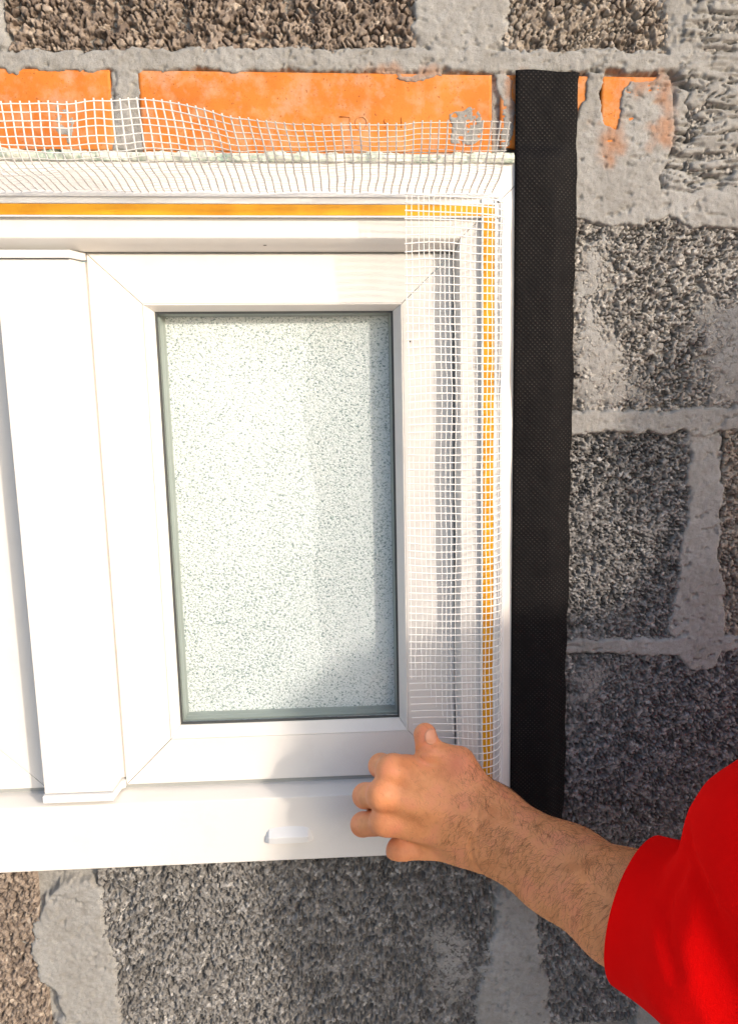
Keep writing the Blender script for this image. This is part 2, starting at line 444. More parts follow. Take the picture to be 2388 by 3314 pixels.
# bricks over the window
def brick_h(seed):
    def f(X, Z):
        return .0004 + .0005 * fbm(X * 60, Z * 60, 3, seed) + .0004 * vnoise(X * 9, Z * 300, seed + 2) * .5, np.full(X.shape, .5)
    return f
bricks = [(PX(0, 350, 0) - .24, PX(360, 300, 0)), (PX(452, 300, 0), PX(1590, 330, 0)), (PX(1618, 330, 0), PX(1912, 330, 0)), (PX(1945, 330, 0), PX(2128, 330, 0)),
          (PX(0, 350, 0) - .52, PX(0, 350, 0) - .252)]
brick_objs = []
for k, (a, b) in enumerate(bricks):
    z0 = zBr0 if k != 3 else PZ(2000, 520, 0)
    if k == 2: z0 = PZ(1750, 480, 0)
    o = hfield('clay_brick', (a, b, z0, zBr1), .0025, brick_h(60 + k), MT['brick'], wall)
    brick_objs.append(o)

# mortar: joints and smears as one trowelled skin that rises over the block edges
def sd_rect(X, Z, r):
    cx, cz = (r[0] + r[1]) / 2, (r[2] + r[3]) / 2
    qx, qz = np.abs(X - cx) - (r[1] - r[0]) / 2, np.abs(Z - cz) - (r[3] - r[2]) / 2
    return np.hypot(np.maximum(qx, 0), np.maximum(qz, 0)) + np.minimum(np.maximum(qx, qz), 0)
def sd_poly(X, Z, pts):
    d = np.full(X.shape, 9.0); inside = np.zeros(X.shape, bool)
    n = len(pts)
    for i in range(n):
        ax, az = pts[i]; bx, bz = pts[(i + 1) % n]
        ex, ez = bx - ax, bz - az
        t = np.clip(((X - ax) * ex + (Z - az) * ez) / (ex * ex + ez * ez + 1e-12), 0, 1)
        d = np.minimum(d, np.hypot(X - ax - t * ex, Z - az - t * ez))
        c = ((az > Z) != (bz > Z)) & (X < ex * (Z - az) / (ez if abs(ez) > 1e-9 else 1e-9) + ax)
        inside ^= c
    return np.where(inside, -d, d)
def pp(*pts): return [tuple(P(a, b, 0)[[0, 2]]) for a, b in pts]
# (kind, data, height, softness, edge roughness)
SM = [
    ('p', pp((352, 228), (470, 228), (470, 500), (352, 500)), -.0004, .001, .001),
    ('p', pp((1580, 228), (1640, 228), (1640, 500), (1580, 500)), -.0030, .001, .001),
    ('p', pp((-1500, 150), (300, 158), (700, 152), (1340, 150), (1900, 160), (2600, 170), (2600, 236), (1880, 232), (1600, 238), (1200, 238), (600, 234), (470, 232), (455, 240), (452, 262), (425, 305), (400, 335), (372, 330), (366, 300), (365, 236), (85, 226), (62, 246), (35, 240), (20, 228), (-1500, 228)), .0030, .0012, .0022),
    ('p', pp((1335, -900), (1640, -900), (1650, 170), (1325, 170)), .0022, .004, .006),
    ('p', pp((-60, -900), (26, -900), (18, 70), (60, 170), (-200, 170)), .0022, .003, .006),
    ('p', pp((2090, -900), (2290, -900), (2290, 240), (2140, 200)), .0018, .006, .010),
    ('p', pp((1150, 236), (1420, 236), (1440, 250), (1380, 268), (1335, 276), (1290, 268), (1230, 250)), .0020, .0008, .0015),
    ('p', pp((1445, 372), (1480, 345), (1510, 335), (1545, 345), (1562, 370), (1568, 405), (1560, 455), (1530, 485), (1450, 470)), .0021, .0008, .0018),
    ('p', pp((365, 320), (420, 310), (425, 370), (410, 430), (425, 490), (360, 490)), .0022, .0010, .002),
    ('p', pp((185, 345), (215, 340), (245, 375), (255, 430), (235, 470), (185, 440), (175, 400)), .0017, .0006, .002),
    ('p', pp((1592, 230), (1640, 230), (1665, 260), (1668, 380), (1650, 480), (1612, 480), (1614, 330), (1592, 300)), .0019, .001, .002),
    # right hand smears around the end bricks
    ('p', pp((1895, 232), (1962, 232), (1958, 262), (1940, 300), (1945, 330), (1960, 400), (1990, 420), (2005, 330), (2012, 275), (2040, 255), (2110, 262), (2140, 240), (2165, 250), (2180, 300), (2180, 470), (2140, 560), (2140, 620), (2500, 600), (2700, 640), (2700, 740), (2240, 745), (2160, 700), (2090, 735), (1990, 740), (1930, 720), (1820, 700), (1820, 420), (1868, 380), (1893, 330), (1897, 280)), .0036, .0008, .0014),
    # joints at the right
    ('p', pp((1750, 1338), (2060, 1322), (2260, 1316), (2800, 1310), (2800, 1405), (2400, 1392), (2330, 1402), (2240, 1418), (2215, 1400), (2050, 1408), (1980, 1400), (1850, 1408), (1750, 1410)), .0042, .0012, .0024),
    ('p', pp((2218, 1400), (2340, 1400), (2335, 1700), (2350, 2080), (2150, 2080), (2190, 1900), (2205, 1700), (2225, 1560)), .0020, .002, .005),
    ('p', pp((1750, 2072), (2060, 2066), (2200, 2055), (2800, 2050), (2800, 2110), (2340, 2112), (2305, 2160), (2270, 2182), (2225, 2170), (2190, 2120), (2100, 2125), (1980, 2118), (1750, 2120)), .0030, .0012, .0022),
    # bottom
    ('p', pp((190, 2860), (300, 2850), (330, 2880), (345, 3010), (385, 3120), (390, 3500), (190, 3500), (190, 3240), (130, 3180), (100, 3080), (110, 2990), (150, 2910)), .0024, .0022, .005),
    ('p', pp((1600, 2900), (1700, 2840), (1750, 2960), (1770, 3100), (1790, 3500), (1520, 3500), (1530, 3220), (1580, 3050)), .0021, .004, .009),
    ('p', pp((2040, 3150), (2400, 3150), (2400, 3500), (2080, 3500)), .0022, .003, .006),
    # broad thin skims over block faces
    ('p', pp((1835, 760), (1960, 740), (2000, 840), (1960, 1000), (2050, 1150), (2100, 1320), (1835, 1330)), -.0004, .012, .016),
    ('p', pp((2250, 960), (2700, 900), (2700, 1320), (2280, 1320)), -.0004, .012, .016),
    ('p', pp((1830, 2150), (1980, 2140), (1960, 2300), (1850, 2320)), -.0006, .012, .014),
    ('p', pp((1350, 3000), (1500, 2950), (1540, 3200), (1440, 3314), (1380, 3150)), -.0010, .012, .016),
]
XM0, XM1, ZM0, ZM1 = -.44, .40, PZ(1200, 3400, 0), PZ(1200, -60, 0)
RIP = pp((2200, 200), (2290, -900), (2900, -900), (2900, 620), (2150, 615), (2125, 530), (2165, 480), (2180, 260))
STAIN = [pp((1940, 400), (2000, 400), (2010, 470), (1980, 530), (1945, 500)), pp((2130, 270), (2170, 270), (2175, 480), (2140, 480)), pp((2110, 420), (2170, 420), (2170, 480), (2110, 470)),
         pp((1640, 240), (1668, 240), (1668, 400), (1640, 360)), pp((1180, 236), (1420, 236), (1340, 285), (1230, 270)), pp((2060, 255), (2140, 250), (2130, 300), (2060, 290))]
def mortar_h(X, Z):
    wx = X + .0035 * fbm(X * 70, Z * 70, 3, 90); wz = Z + .0035 * fbm(X * 70, Z * 70, 3, 93)
    H = np.full(X.shape, -.0085); FB1 = fbm(X * 95, Z * 95, 3, 97); FB2 = fbm(X * 380, Z * 380, 2, 98)
    for k, d, h, soft, er in SM:
        if h > .0016: h -= .0012
        soft = soft * 1.5 + .0006; er = er * 1.5
        s = sd_poly(wx, wz, d) + er * .8 * FB1 + (.0010 + er * .18) * FB2
        t = sstep(soft, -soft, s)
        H = np.maximum(H, -.0085 + (h + .0085) * t)
    # dragged, rippled mortar at the upper right
    s = sd_poly(wx, wz, RIP) + .006 * fbm(X * 60, Z * 60, 3, 120)
    t = sstep(.004, -.004, s)
    yy = Z + .010 * fbm(X * 14, Z * 25, 3, 131)
    rip = np.abs(vnoise(X * 24, yy * 160, 133)); rip2 = np.abs(vnoise(X * 62, yy * 330, 137))
    Hr = .0008 + .0016 * np.minimum(rip * 2.6, 1) + .0012 * np.minimum(rip2 * 2, 1) - .0060 * sstep(.17, .05, rip) - .0035 * sstep(.16, .04, rip2)
    H = np.maximum(H, -.0085 + (Hr + .0085) * t)
    H = H + .0008 * fbm(X * 190, Z * 190, 4, 99) + .0006 * fbm(X * 22, Z * 40, 3, 101)
    pits = sstep(.40, .50, fbm(X * 120, Z * 230, 4, 104) + .22 * fbm(X * 12, Z * 12, 2, 108)); H = H - .0020 * pits
    H = H + .0006 * np.abs(vnoise(X * 330, Z * 420, 109))
    cell = np.full(X.shape, .5)
    for d in STAIN:
        cell = np.maximum(cell, .5 + .42 * sstep(.008, -.008, sd_poly(wx, wz, d) + .010 * FB1))
    return H, cell
hfield('mortar', (XM0, XM1, ZM0, ZM1), .0012, mortar_h, MT['mortar'], wall, skirt=.05)
# plain mortar bed behind the blocks further out, and the body of the wall
bm = bmesh.new()
for a in ((WALLX0, HOLE[0], 0, WALLZ1), (HOLE[0], XM0, 0, HOLE[2]), (HOLE[0], XM0, HOLE[3], WALLZ1), (XM1, WALLX1, 0, WALLZ1), (XM0, XM1, 0, ZM0), (XM0, XM1, ZM1, WALLZ1)):
    box(bm, a[0], a[1], .004, .05, a[2], a[3])
mesh_bm('mortar', bm, MT['mortar'], wall)
bm = bmesh.new()
for a in ((WALLX0, HOLE[0], 0, WALLZ1), (HOLE[1], WALLX1, 0, WALLZ1), (HOLE[0], HOLE[1], 0, HOLE[2]), (HOLE[0], HOLE[1], HOLE[3], WALLZ1)):
    box(bm, a[0], a[1], .052, .26, a[2], a[3])
mesh_bm('wall_core', bm, MT['mortar'], wall)

# stamped lettering on the long brick, worn
def curve_strip(name, polylines, r, mat, parent):
    bm = bmesh.new()
    for pl in polylines:
        add_tube(bm, [Vector(p) for p in pl], r, 5)
    return mesh_bm(name, bm, mat, parent, True)
def add_tube(bm, pts, r, n=6, cap=True):
    rings = []
    for i, p in enumerate(pts):
        t = (pts[min(i + 1, len(pts) - 1)] - pts[max(i - 1, 0)]).normalized()
        a = t.orthogonal().normalized() if abs(t.y) > .9 else t.cross(Vector((0, 1, 0))).normalized()
        b = t.cross(a)
        rr = r[i] if isinstance(r, (list, tuple)) else r
        rings.append([bm.verts.new(p + (a * math.cos(2 * math.pi * k / n) + b * math.sin(2 * math.pi * k / n)) * rr) for k in range(n)])
    for i in range(len(rings) - 1):
        for k in range(n):
            bm.faces.new((rings[i][k], rings[i][(k + 1) % n], rings[i + 1][(k + 1) % n], rings[i + 1][k]))
    if cap: bm.faces.new(rings[0][::-1]); bm.faces.new(rings[-1])
yb = -.0006
def bp(*pts): return [tuple(P(a, b, yb)) for a, b in pts]
oc = [(1169 + 19 * math.cos(t), 399 + 21 * math.sin(t)) for t in np.linspace(0, 2 * math.pi, 25)]
sc_ = [(1252, 384), (1246, 386), (1243, 392), (1247, 398), (1253, 401), (1255, 408), (1250, 414), (1244, 413)]
curve_strip('stamped_lettering', [bp((1099, 378), (1133, 378), (1133, 398), (1132, 418)), bp(*oc), bp(*sc_), bp((1300, 380), (1300, 396), (1299, 414))], .0006, MT['brick'], brick_objs[1])

# ---------------------------------------------------------------- window
win = empty('window', (XC, YF, ZB))
tag(win, 'white plastic casement window with patterned glass set in the block wall', 'window', kind='thing')
# inner edges of the outer frame
zTi, zTi2 = PZ(700, 770, YF), PZ(700, 816, YS)
zBi, zBi2 = mz([(0, 2618), (700, 2592), (1150, 2570)], YF), mz([(0, 2567), (700, 2541), (1150, 2520.4)], YS) - .001
xRi, xRi2 = mx([(1489, 850), (1489, 1900)], YF), mx([(1469, 825), (1476, 2396)], YS)
def R4(xr, z0, z1): return (2 * XC - xr, xr, z0, z1)
lo = [(R4(XR, ZB, ZT), .045), (R4(XR, ZB, ZT), YF), (R4(xRi, zBi, zTi), YF)]
for k in range(1, 6):
    t = k / 5; s, c = math.sin(t * math.pi / 2), 1 - math.cos(t * math.pi / 2)
    f = .45 * s + .55 * t; g = .45 * c + .55 * t
    lo.append((R4(xRi + (xRi2 - xRi) * f, zBi + (zBi2 - zBi) * f, zTi + (zTi2 - zTi) * f), YF + (YS - .002 - YF) * g))
lo.append((R4(xRi2, zBi2, zTi2), .045))
ring('frame_profile', lo, MT['pvc'], win, gap=.00012, bevel=.0008)

ring('gap_floor', [(R4(xRi2 + .001, zBi2 - .001, zTi2 + .001), YS + .003), (R4(xRi2 - .004, zBi2 + .006, zTi2 - .004), YS + .003), (R4(xRi2 - .004, zBi2 + .006, zTi2 - .004), YS + .006), (R4(xRi2 + .001, zBi2 - .001, zTi2 + .001), YS + .006)], MT['gasket'], win, gap=0)  # grey floor added in the sash gap so the seam looks less black
# sashes
gapw = .0015
sx0 = mx([(277.6, 850), (400, 2504)], YS) + .0016
sx1, sz0, sz1 = xRi2 - gapw, zBi2 + .0045, zTi2 - .0012
bx0o = mx([(462.7, 989), (551, 2394)], YS); bx0 = mx([(501.6, 1011), (586, 2348)], YS + .011)
bx1o = mx([(1305, 985), (1318, 2330)], YS); bx1 = mx([(1276, 1016), (1288, 2300)], YS + .011)
bz1o, bz1 = PZ(800, 982, YS), PZ(800, 1008, YS + .011)
bz0o = mz([(560, 2396), (1200, 2368)], YS); bz0 = mz([(587, 2347), (1200, 2321)], YS + .011)
def sash(mirror):
    q = (lambda r: r) if not mirror else (lambda r: (2 * XC - r[1], 2 * XC - r[0], r[2], r[3]))
    r0, r1 = q((sx0, sx1, sz0, sz1)), q((bx0o, bx1o, bz0o, bz1o)); r2 = q((bx0, bx1, bz0, bz1))
    def ins(r, d): return (r[0] + d, r[1] - d, r[2] + d, r[3] - d)
    s = ring_one('sash', [(r0, .044), (r0, YS + .0006), (ins(r0, .0006), YS), (r1, YS), (r1, .044)], MT['pvc'], win, gap=.0003, bevel=.0004)
    ring('glazing_bead', [(r1, YS + .001), (ins(r1, .0002), YS + .0003), (ins(r1, .001), YS - .0002), (tuple(r1[k] * .72 + r2[k] * .28 for k in range(4)), YS + .0010), (r2, YS + .0095), (r2, YS + .011)], MT['pvc'], s, gap=.00015, bevel=.0003)
    r3 = ins(r2, -.001)
    ring('gasket', [(r3, YS + .0105), (ins(r2, .0004), YS + .0112), (ins(r2, .0018), YS + .0114), (ins(r2, .0018), YS + .0128)], MT['gap'], s, gap=0)
    r4 = ins(r2, .0022); yg = YS + .0135
    bm = bmesh.new(); box(bm, r3[0], r3[1], yg, yg + .003, r3[2], r3[3]); mesh_bm('front_pane', bm, MT['clear'], s)
    ring('spacer_bar', [(ins(r4, -.002), yg + .004), (r4, yg + .004), (ins(r4, .001), yg + .009), (ins(r4, .0006), yg + .013), (ins(r4, .002), yg + .0175), (ins(r4, -.002), yg + .0175)], MT['spacer'], s, gap=0)
    bm = bmesh.new(); box(bm, r3[0], r3[1], yg + .018, yg + .022, r3[2], r3[3]); o = mesh_bm('patterned_pane', bm, MT['obscure'], s)
    return s
sash(False); sash(True)

# mullion with its end caps
wm = (PX(363.5, 2534, YM) - PX(143, 2541, YM)) / 2
bev = .0016
mzt, mzb = zTi2 - .0075, zBi2 + .0100
prof = [(-wm - bev - .010, .030), (-wm - bev - .010, YS + .0035), (-wm - bev, YS + .0035), (-wm, YM), (wm, YM), (wm + bev, YS + .0035), (wm + bev + .010, YS + .0035), (wm + bev + .010, .030)]
bm = bmesh.new()
A = [bm.verts.new((XC + a, y, mzb)) for a, y in prof]; B = [bm.verts.new((XC + a, y, mzt)) for a, y in prof]
for k in range(len(prof) - 1): bm.faces.new((A[k], A[k + 1], B[k + 1], B[k]))
bm.faces.new(A); bm.faces.new(B)
mu = mesh_bm('mullion', bm, MT['pvc'], win, bevel=.0007)
for z0, z1 in ((mzt + .0007, mzt + .0072), (mzb - .0078, mzb - .0008)):
    bm = bmesh.new()
    pf = [(-wm - bev - .001, YS - .004), (-wm - .001, YM - .0036), (wm + .001, YM - .0036), (wm + bev + .0012, YS - .0035), (wm + bev + .0040, YS - .0015), (wm + bev + .0040, .02), (-wm - bev - .001, .02)]
    A = [bm.verts.new((XC + a, y, z0)) for a, y in pf]; B = [bm.verts.new((XC + a, y, z1)) for a, y in pf]
    for k in range(len(pf)): bm.faces.new((A[k], A[(k + 1) % len(pf)], B[(k + 1) % len(pf)], B[k]))
    bm.faces.new(A); bm.faces.new(B)
    mesh_bm('end_cap', bm, MT['pvc2'], mu, bevel=.0007)

# drain cap on the bottom rail
def drain_cap(cx, cz, w, h):
    bm = bmesh.new(); rows = []
    for t in (-1, -.93, -.8, -.55, -.25, 0, .25, .55, .8, .93, 1):
        d = .0078 * (1 - .82 * abs(t) ** 7); hh = h * (1 - .16 * t * t - .16 * abs(t) ** 9)
        x = cx + w / 2 * t; xi = cx + w / 2 * t * (1 if abs(t) < .9 else .93)
        rows.append([bm.verts.new(p) for p in ((x, YF + .0005, cz), (x, YF - d * .78, cz + .0004), (xi, YF - d, cz + hh * .50), (xi, YF + .0005, cz + hh))])
    for a, b in zip(rows[:-1], rows[1:]):
        for k in range(4): bm.faces.new((a[k], a[(k + 1) % 4], b[(k + 1) % 4], b[k]))
    bm.faces.new(rows[0]); bm.faces.new(rows[-1])
    return mesh_bm('drain_cap', bm, MT['pvc2'], win, bevel=.0003)
c0, c1 = P(858, 2722, YF), P(1014, 2718, YF)
drain_cap((c0[0] + c1[0]) / 2, (c0[2] + c1[2]) / 2, c1[0] - c0[0], .0150)

# specks of dirt on the frame
MT['dirt'] = M('dark_dirt', (.05, .045, .04), .9, .2).m
for px, py, y, w, h in ((858, 793, YF + .008, .0020, .0007), (1327, 1105, YS, .0007, .0009), (498, 2566, YS, .0006, .0012), (700, 1735, YF - .00, .0004, .0004)):
    if px == 700: continue
    c = P(px, py, y); bm = bmesh.new()
    bmesh.ops.create_icosphere(bm, subdivisions=1, radius=1, matrix=Matrix.Translation(c) @ Matrix.Diagonal((w, .0006, h, 1)))
    mesh_bm('dirt_speck', bm, MT['dirt'], win, True)

# foam seal between the bricks and the frame
def foam_seal():
    x0, x1 = XL, PX(1661, 510, YF)
    z0, z1 = PZ(800, 524, YF), PZ(800, 478, YF)
    def hf(X, Z):
        v = (Z - z0) / (z1 - z0)
        h = .0012 + .0045 * np.sqrt(np.clip(1 - np.abs(v * 1.6 - .55), 0, 1)) * (1 + .8 * fbm(X * 90, Z * 90, 4, 150)) + .0018 * fbm(X * 300, Z * 300, 3, 153)
        edge = .70 + .30 * fbm(X * 55, Z * 3, 4, 155)
        h = h - .022 * sstep(edge, edge + .12, v)
        hole = sstep(.30, .42, fbm(X * 75, Z * 120, 2, 158)) * sstep(.25, .5, v)
        return h - YF * .9 - .0005 - .018 * hole, np.full(X.shape, .5)
    global HOLE
    keep = HOLE; HOLE = (9, 9, 9, 9)
    o = hfield('foam_seal', (x0, x1, z0, z1), .0012, hf, MT['foam'], None, skirt=-YF * -1 + .012)
    HOLE = keep
    tag(o, 'crumbly pale green foam bead between the orange bricks and the white window frame', 'foam')
foam_seal()

# ---------------------------------------------------------------- plaster beads with glass-fibre mesh
class TB:
    """collects thin tubes into one mesh"""
    def __init__(s): s.v = []; s.f = []; s.n = 0
    def tube(s, pts, ra, rb, nrm, sides=6):
        pts = np.asarray(pts); t = np.gradient(pts, axis=0); t /= np.linalg.norm(t, axis=1)[:, None] + 1e-12
        nrm = np.broadcast_to(np.asarray(nrm, float), pts.shape)
        a = np.cross(t, nrm); a /= np.linalg.norm(a, axis=1)[:, None] + 1e-12
        b = np.cross(a, t)
        an = np.arange(sides) * 2 * np.pi / sides
        ra = np.broadcast_to(ra, len(pts)); rb = np.broadcast_to(rb, len(pts))
        r = pts[:, None, :] + a[:, None, :] * (np.cos(an)[None, :, None] * ra[:, None, None]) + b[:, None, :] * (np.sin(an)[None, :, None] * rb[:, None, None])
        n = len(pts); s.v.append(r.reshape(-1, 3))
        i = np.arange(n - 1)[:, None] * sides; k = np.arange(sides)[None, :]; k2 = (k + 1) % sides
        s.f.append((np.stack([i + k, i + k2, i + sides + k2, i + sides + k], -1).reshape(-1, 4)) + s.n)
        s.n += n * sides
    def build(s, name, mat, parent): return mesh_np(name, np.concatenate(s.v), np.concatenate(s.f), mat, parent, True)

def strip(name, prof, a, b, horizontal, mat, parent, bevel=.0004):
    """constant section: prof = [(cross coordinate, y)], run from a to b (pairs give mitred ends)"""
    bm = bmesh.new(); A = []; B = []
    for k, (c, y) in enumerate(prof):
        aa = a[k] if isinstance(a, list) else a; bb = b[k] if isinstance(b, list) else b
        A.append(bm.verts.new((aa, y, c) if horizontal else (c, y, aa))); B.append(bm.verts.new((bb, y, c) if horizontal else (c, y, bb)))
    n = len(prof)
    for k in range(n): bm.faces.new((A[k], A[(k + 1) % n], B[(k + 1) % n], B[k]))
    bm.faces.new(A); bm.faces.new(B)
    return mesh_bm(name, bm, mat, parent, bevel=bevel)

def ztop(py): return PZ(700, py, YF - .005)
def xright(px): return mx([(px, 800), (px, 2300)], YF - .005)
xcor = xright(1604)
def bead_profile(c):
    # c: outer edge, lip, groove, yellow outer, yellow inner, inner edge
    return [(c[0], YF - .0001), (c[0], YF - .0062), (c[1], YF - .0062), (c[1], YF - .0036), (c[2], YF - .0036), (c[2], YF - .0056), (c[3], YF - .0056), (c[3], YF - .0042),
            (c[4], YF - .0042), (c[4], YF - .0056), (c[5], YF - .0056), (c[5], YF - .0001)]
tb = empty('mesh_bead', (XC, YF, ztop(622)))
tag(tb, 'white plaster bead along the window top with its mesh flaring up over the bricks', 'plaster bead')
ct = [ztop(k) for k in (622, 637, 655, 660, 697, 703)]
strip('bead_profile', bead_profile(ct), XL + .03, xcor + .002, True, MT['pvc2'], tb)
strip('adhesive_strip', [(ct[3] - .0002, YF - .0043), (ct[3] - .0002, YF - .0052), (ct[4] + .0002, YF - .0052), (ct[4] + .0002, YF - .0043)], XL + .03, xright(1590), True, MT['yellow'], tb, .0002)
rb_ = empty('mesh_bead', (xright(1630), YF, ZB))
tag(rb_, 'white plaster bead down the right side of the window with mesh held by the hand', 'plaster bead')
cr = [xright(k) for k in (1632, 1616, 1600, 1596, 1562, 1556)]
zr0, zr1 = ZB + .02, ztop(640)
strip('bead_profile', bead_profile(cr), zr0, zr1, False, MT['pvc2'], rb_)
strip('adhesive_strip', [(cr[3] - .0002, YF - .0043), (cr[3] - .0002, YF - .0054), (cr[4] + .0002, YF - .0054), (cr[4] + .0002, YF - .0043)], zr0, ztop(664), False, MT['yellow'], rb_, .0002)

# upper mesh
def top_mesh():
    pu, pv = .0063, .0054
    x0, x1 = XL + .035, xcor - .0045
    nu = int((x1 - x0) / pu) + 1
    us = x1 - np.arange(nu + 1) * pu; us = us[::-1]
    L = .113; N = 120; vv = np.linspace(0, L, N)
    def surf(x):
        """column of points for one x"""
        pxl = 1220 + x / .82 * 3063
        r = float(sstep(560, 1050, np.array(pxl)))
        ph0 = math.radians(9 + 1.2 * math.sin(x * 31) + 3 * r); ph1 = math.radians(78 - 47 * r + 2 * math.sin(x * 17 + 1))
        v0, v1 = .050 + .006 * r, .088 + .010 * r
        ph = ph0 + (ph1 - ph0) * sstep(v0, v1, vv)
        dv = L / (N - 1)
        y = YF - .0075 - np.concatenate([[0], np.cumsum(np.cos(ph[:-1]) * dv)])
        z = ct[0] + np.concatenate([[0], np.cumsum(np.sin(ph[:-1]) * dv)])
        z = z + .0008 * np.sin(x * 46 + vv * 30) * vv / L + .0010 * vnoise(np.full(N, x * 60), vv * 40, 201)
        xx = x + .0016 * vnoise(np.full(N, x * 14), vv * 26, 203) + .0010 * (vv / L) * math.sin(x * 25)
        return np.stack([xx, y, z], -1)
    T = TB(); cols = [surf(x) for x in us]
    nv = int(L / pv); kl = min(N - 1, int(round((nv * pv - .002) / L * (N - 1))) + 2)
    for c in cols:
        c = c[:kl + 1]
        n = np.cross(np.gradient(c, axis=0), (1, 0, 0))
        T.tube(np.concatenate([c[:-1:4], c[-1:]]), .00060, .00022, np.concatenate([n[:-1:4], n[-1:]]))
    xs = np.linspace(x0, x1 + .0015, 260); dense = np.stack([surf(x) for x in xs])     # [x, v, 3]
    nv = int(L / pv)
    for j in range(1, nv + 1):
        k = min(N - 1, int(round((j * pv - .002) / L * (N - 1))))
        p = dense[:, k, :].copy(); p[:, 1] -= .00035
        p[:, 2] += .0005 * vnoise(xs * 40, np.full(len(xs), j * 3.1), 207)
        tv = dense[:, min(k + 2, N - 1), :] - dense[:, max(k - 2, 0), :]; nn = np.cross(tv, (1, 0, 0)); nn /= np.linalg.norm(nn, axis=1)[:, None]
        T.tube(p, .00042, .00020, nn)
    # selvedge thread at the free edge stands a little short of the ends
    return T.build('mesh', MT['mesh'], tb)
tm = top_mesh()

# right mesh
def right_mesh():
    pw, pz = .0043, .0063
    zt = PZ(1450, 622, -.058); zb = PZ(1450, 2560, -.060)
    N = 90; L = .118; ss = np.linspace(0, L, N)
    rows = np.arange(zt, zb, -pz)
    def curve(z):
        f = (zt - z) / (zt - zb)                       # 0 at the top, 1 at the bottom
        ps0 = math.radians(6); ps1 = math.radians(90 - 3 * math.sin(f * 7) + 2 * math.sin(f * 17))
        a, b = .008, .048
        ps = ps0 + (ps1 - ps0) * sstep(a, b, ss)
        d = L / (N - 1)
        x = cr[0] - .003 - np.concatenate([[0], np.cumsum(np.sin(ps[:-1]) * d)])
        y = YF - .0075 - np.concatenate([[0], np.cumsum(np.cos(ps[:-1]) * d)])
        q = ss / L
        y = y + q * .002 * math.sin(f * 9) - .0030 * q * q * np.sin(f * 23 + 1)
        low = float(sstep(.84, 1.0, np.array(f)))
        x = x + low * .010 * q ** 2 + .0010 * vnoise(np.full(N, f * 9), q * 4, 211)
        zz = z - .0035 * np.sin(np.pi * q) * low * 1.5 + .0012 * vnoise(np.full(N, f * 12), q * 3, 213) - .0045 * (1 - sstep(0, .06, np.array(f))) * (1 - q) ** 2 * 1.0 + low * .006 * (q - .4) - .0035 * (1 - q) * 0.6
        return np.stack([x, y, zz], -1)
    nw = int(L / pw); dz = np.linspace(zt + .0012, zb, 300); grid = np.stack([curve(z) for z in dz])
    # free edge: stop where the photograph's left edge is
    xe = PX(1308, 900, -.056)
    T = TB()
    for k in range(nw + 1):
        j = min(N - 1, int(round(k * pw / L * (N - 1))))
        p = grid[:, j, :]
        if p[10, 0] < xe - .001: break
        last = j
        p = p[: 300 if k < 11 else 300 - min(60, (k - 10) * 5)]
        wob = p.copy(); wob[:, 0] += .00035 * vnoise(dz[:len(p)] * 90, np.full(len(p), k * 2.3), 217)
        T.tube(wob, .00036, .00026, (0, 1, 0))
    for i, z in enumerate(rows):
        c = curve(z)[: last + 2]
        if (zt - z) / (zt - zb) > .93: c = c[: int(len(c) * .8)]
        c = c.copy(); c[:, 1] -= .0004
        T.tube(c, .00052, .00030, (0, 1, 0))
    return T.build('mesh', MT['mesh'], rb_)
right_mesh()

# ---------------------------------------------------------------- black sealing tape
def tape():
    n, m_ = 160, 14
    V = []
    for i in range(n + 1):
        t = i / n; py = 229 + (2760 - 229) * t
        for j in range(m_ + 1):
            u = j / m_
            xl = 1667.5 - 17.5 * (py - 228) / 2272; xr = 1872 - 50 * (py - 231) / 2385 + 2.5 * math.sin(py * .011) + 1.5 * math.sin(py * .037) + 3 * float(vnoise(np.array(py * .03), np.array(.5), 233))
            px = xl + (xr - xl) * u
            zin = PZ(1400, py, YF)
            on = sstep(.97, .66, np.array(u)) * (1 if py > 505 else max(0, (py - 470) / 35))
            y = -.0052 + float(on) * (YF + .0040) - .0012 * math.sin(math.pi * u) - .0022 * float(fbm(np.array(px * .012), np.array(py * .005), 3, 230))
            if i == 0: py2 = py - 4 * math.sin(u * 5.5 + .4) + (6 if j == m_ else 0)
            else: py2 = py
            V.append(P(px, py2, y))
    V = np.array(V); idx = np.arange(len(V)).reshape(n + 1, m_ + 1)
    q = np.stack([idx[:-1, :-1], idx[1:, :-1], idx[1:, 1:], idx[:-1, 1:]], -1).reshape(-1, 4)
    o = mesh_np('sealing_tape', V, q, MT['tape'], None, True)
    so_ = o.modifiers.new('solid', 'SOLIDIFY'); so_.thickness = .0009; so_.offset = 0
    tag(o, 'long black fleece sealing tape stuck upright along the right edge of the window', 'tape')
tape()

# ---------------------------------------------------------------- the man and his hand
def rcone(Pn, a, b, r1, r2):
    """signed distance to a round cone"""
    a = np.asarray(a, np.float32); b = np.asarray(b, np.float32)
    ba = b - a; l2 = float(ba @ ba); rr = r1 - r2; a2 = l2 - rr * rr; il2 = 1 / l2
    pa = Pn - a; y = pa @ ba; z = y - l2
    x2 = ((pa * l2 - y[..., None] * ba) ** 2).sum(-1)
    y2 = y * y * l2; z2 = z * z * l2
    k = np.sign(rr) * rr * rr * x2
    d1 = np.sqrt(x2 + z2) * il2 - r2; d2 = np.sqrt(x2 + y2) * il2 - r1
    d3 = (np.sqrt(np.maximum(x2 * a2 * il2, 0)) + y * rr) * il2 - r1
    return np.where(np.sign(z) * a2 * z2 > k, d1, np.where(np.sign(y) * a2 * y2 < k, d2, d3))
def smin(a, b, k):
    h = np.maximum(k - np.abs(a - b), 0) / k
    return np.minimum(a, b) - h * h * k * .25
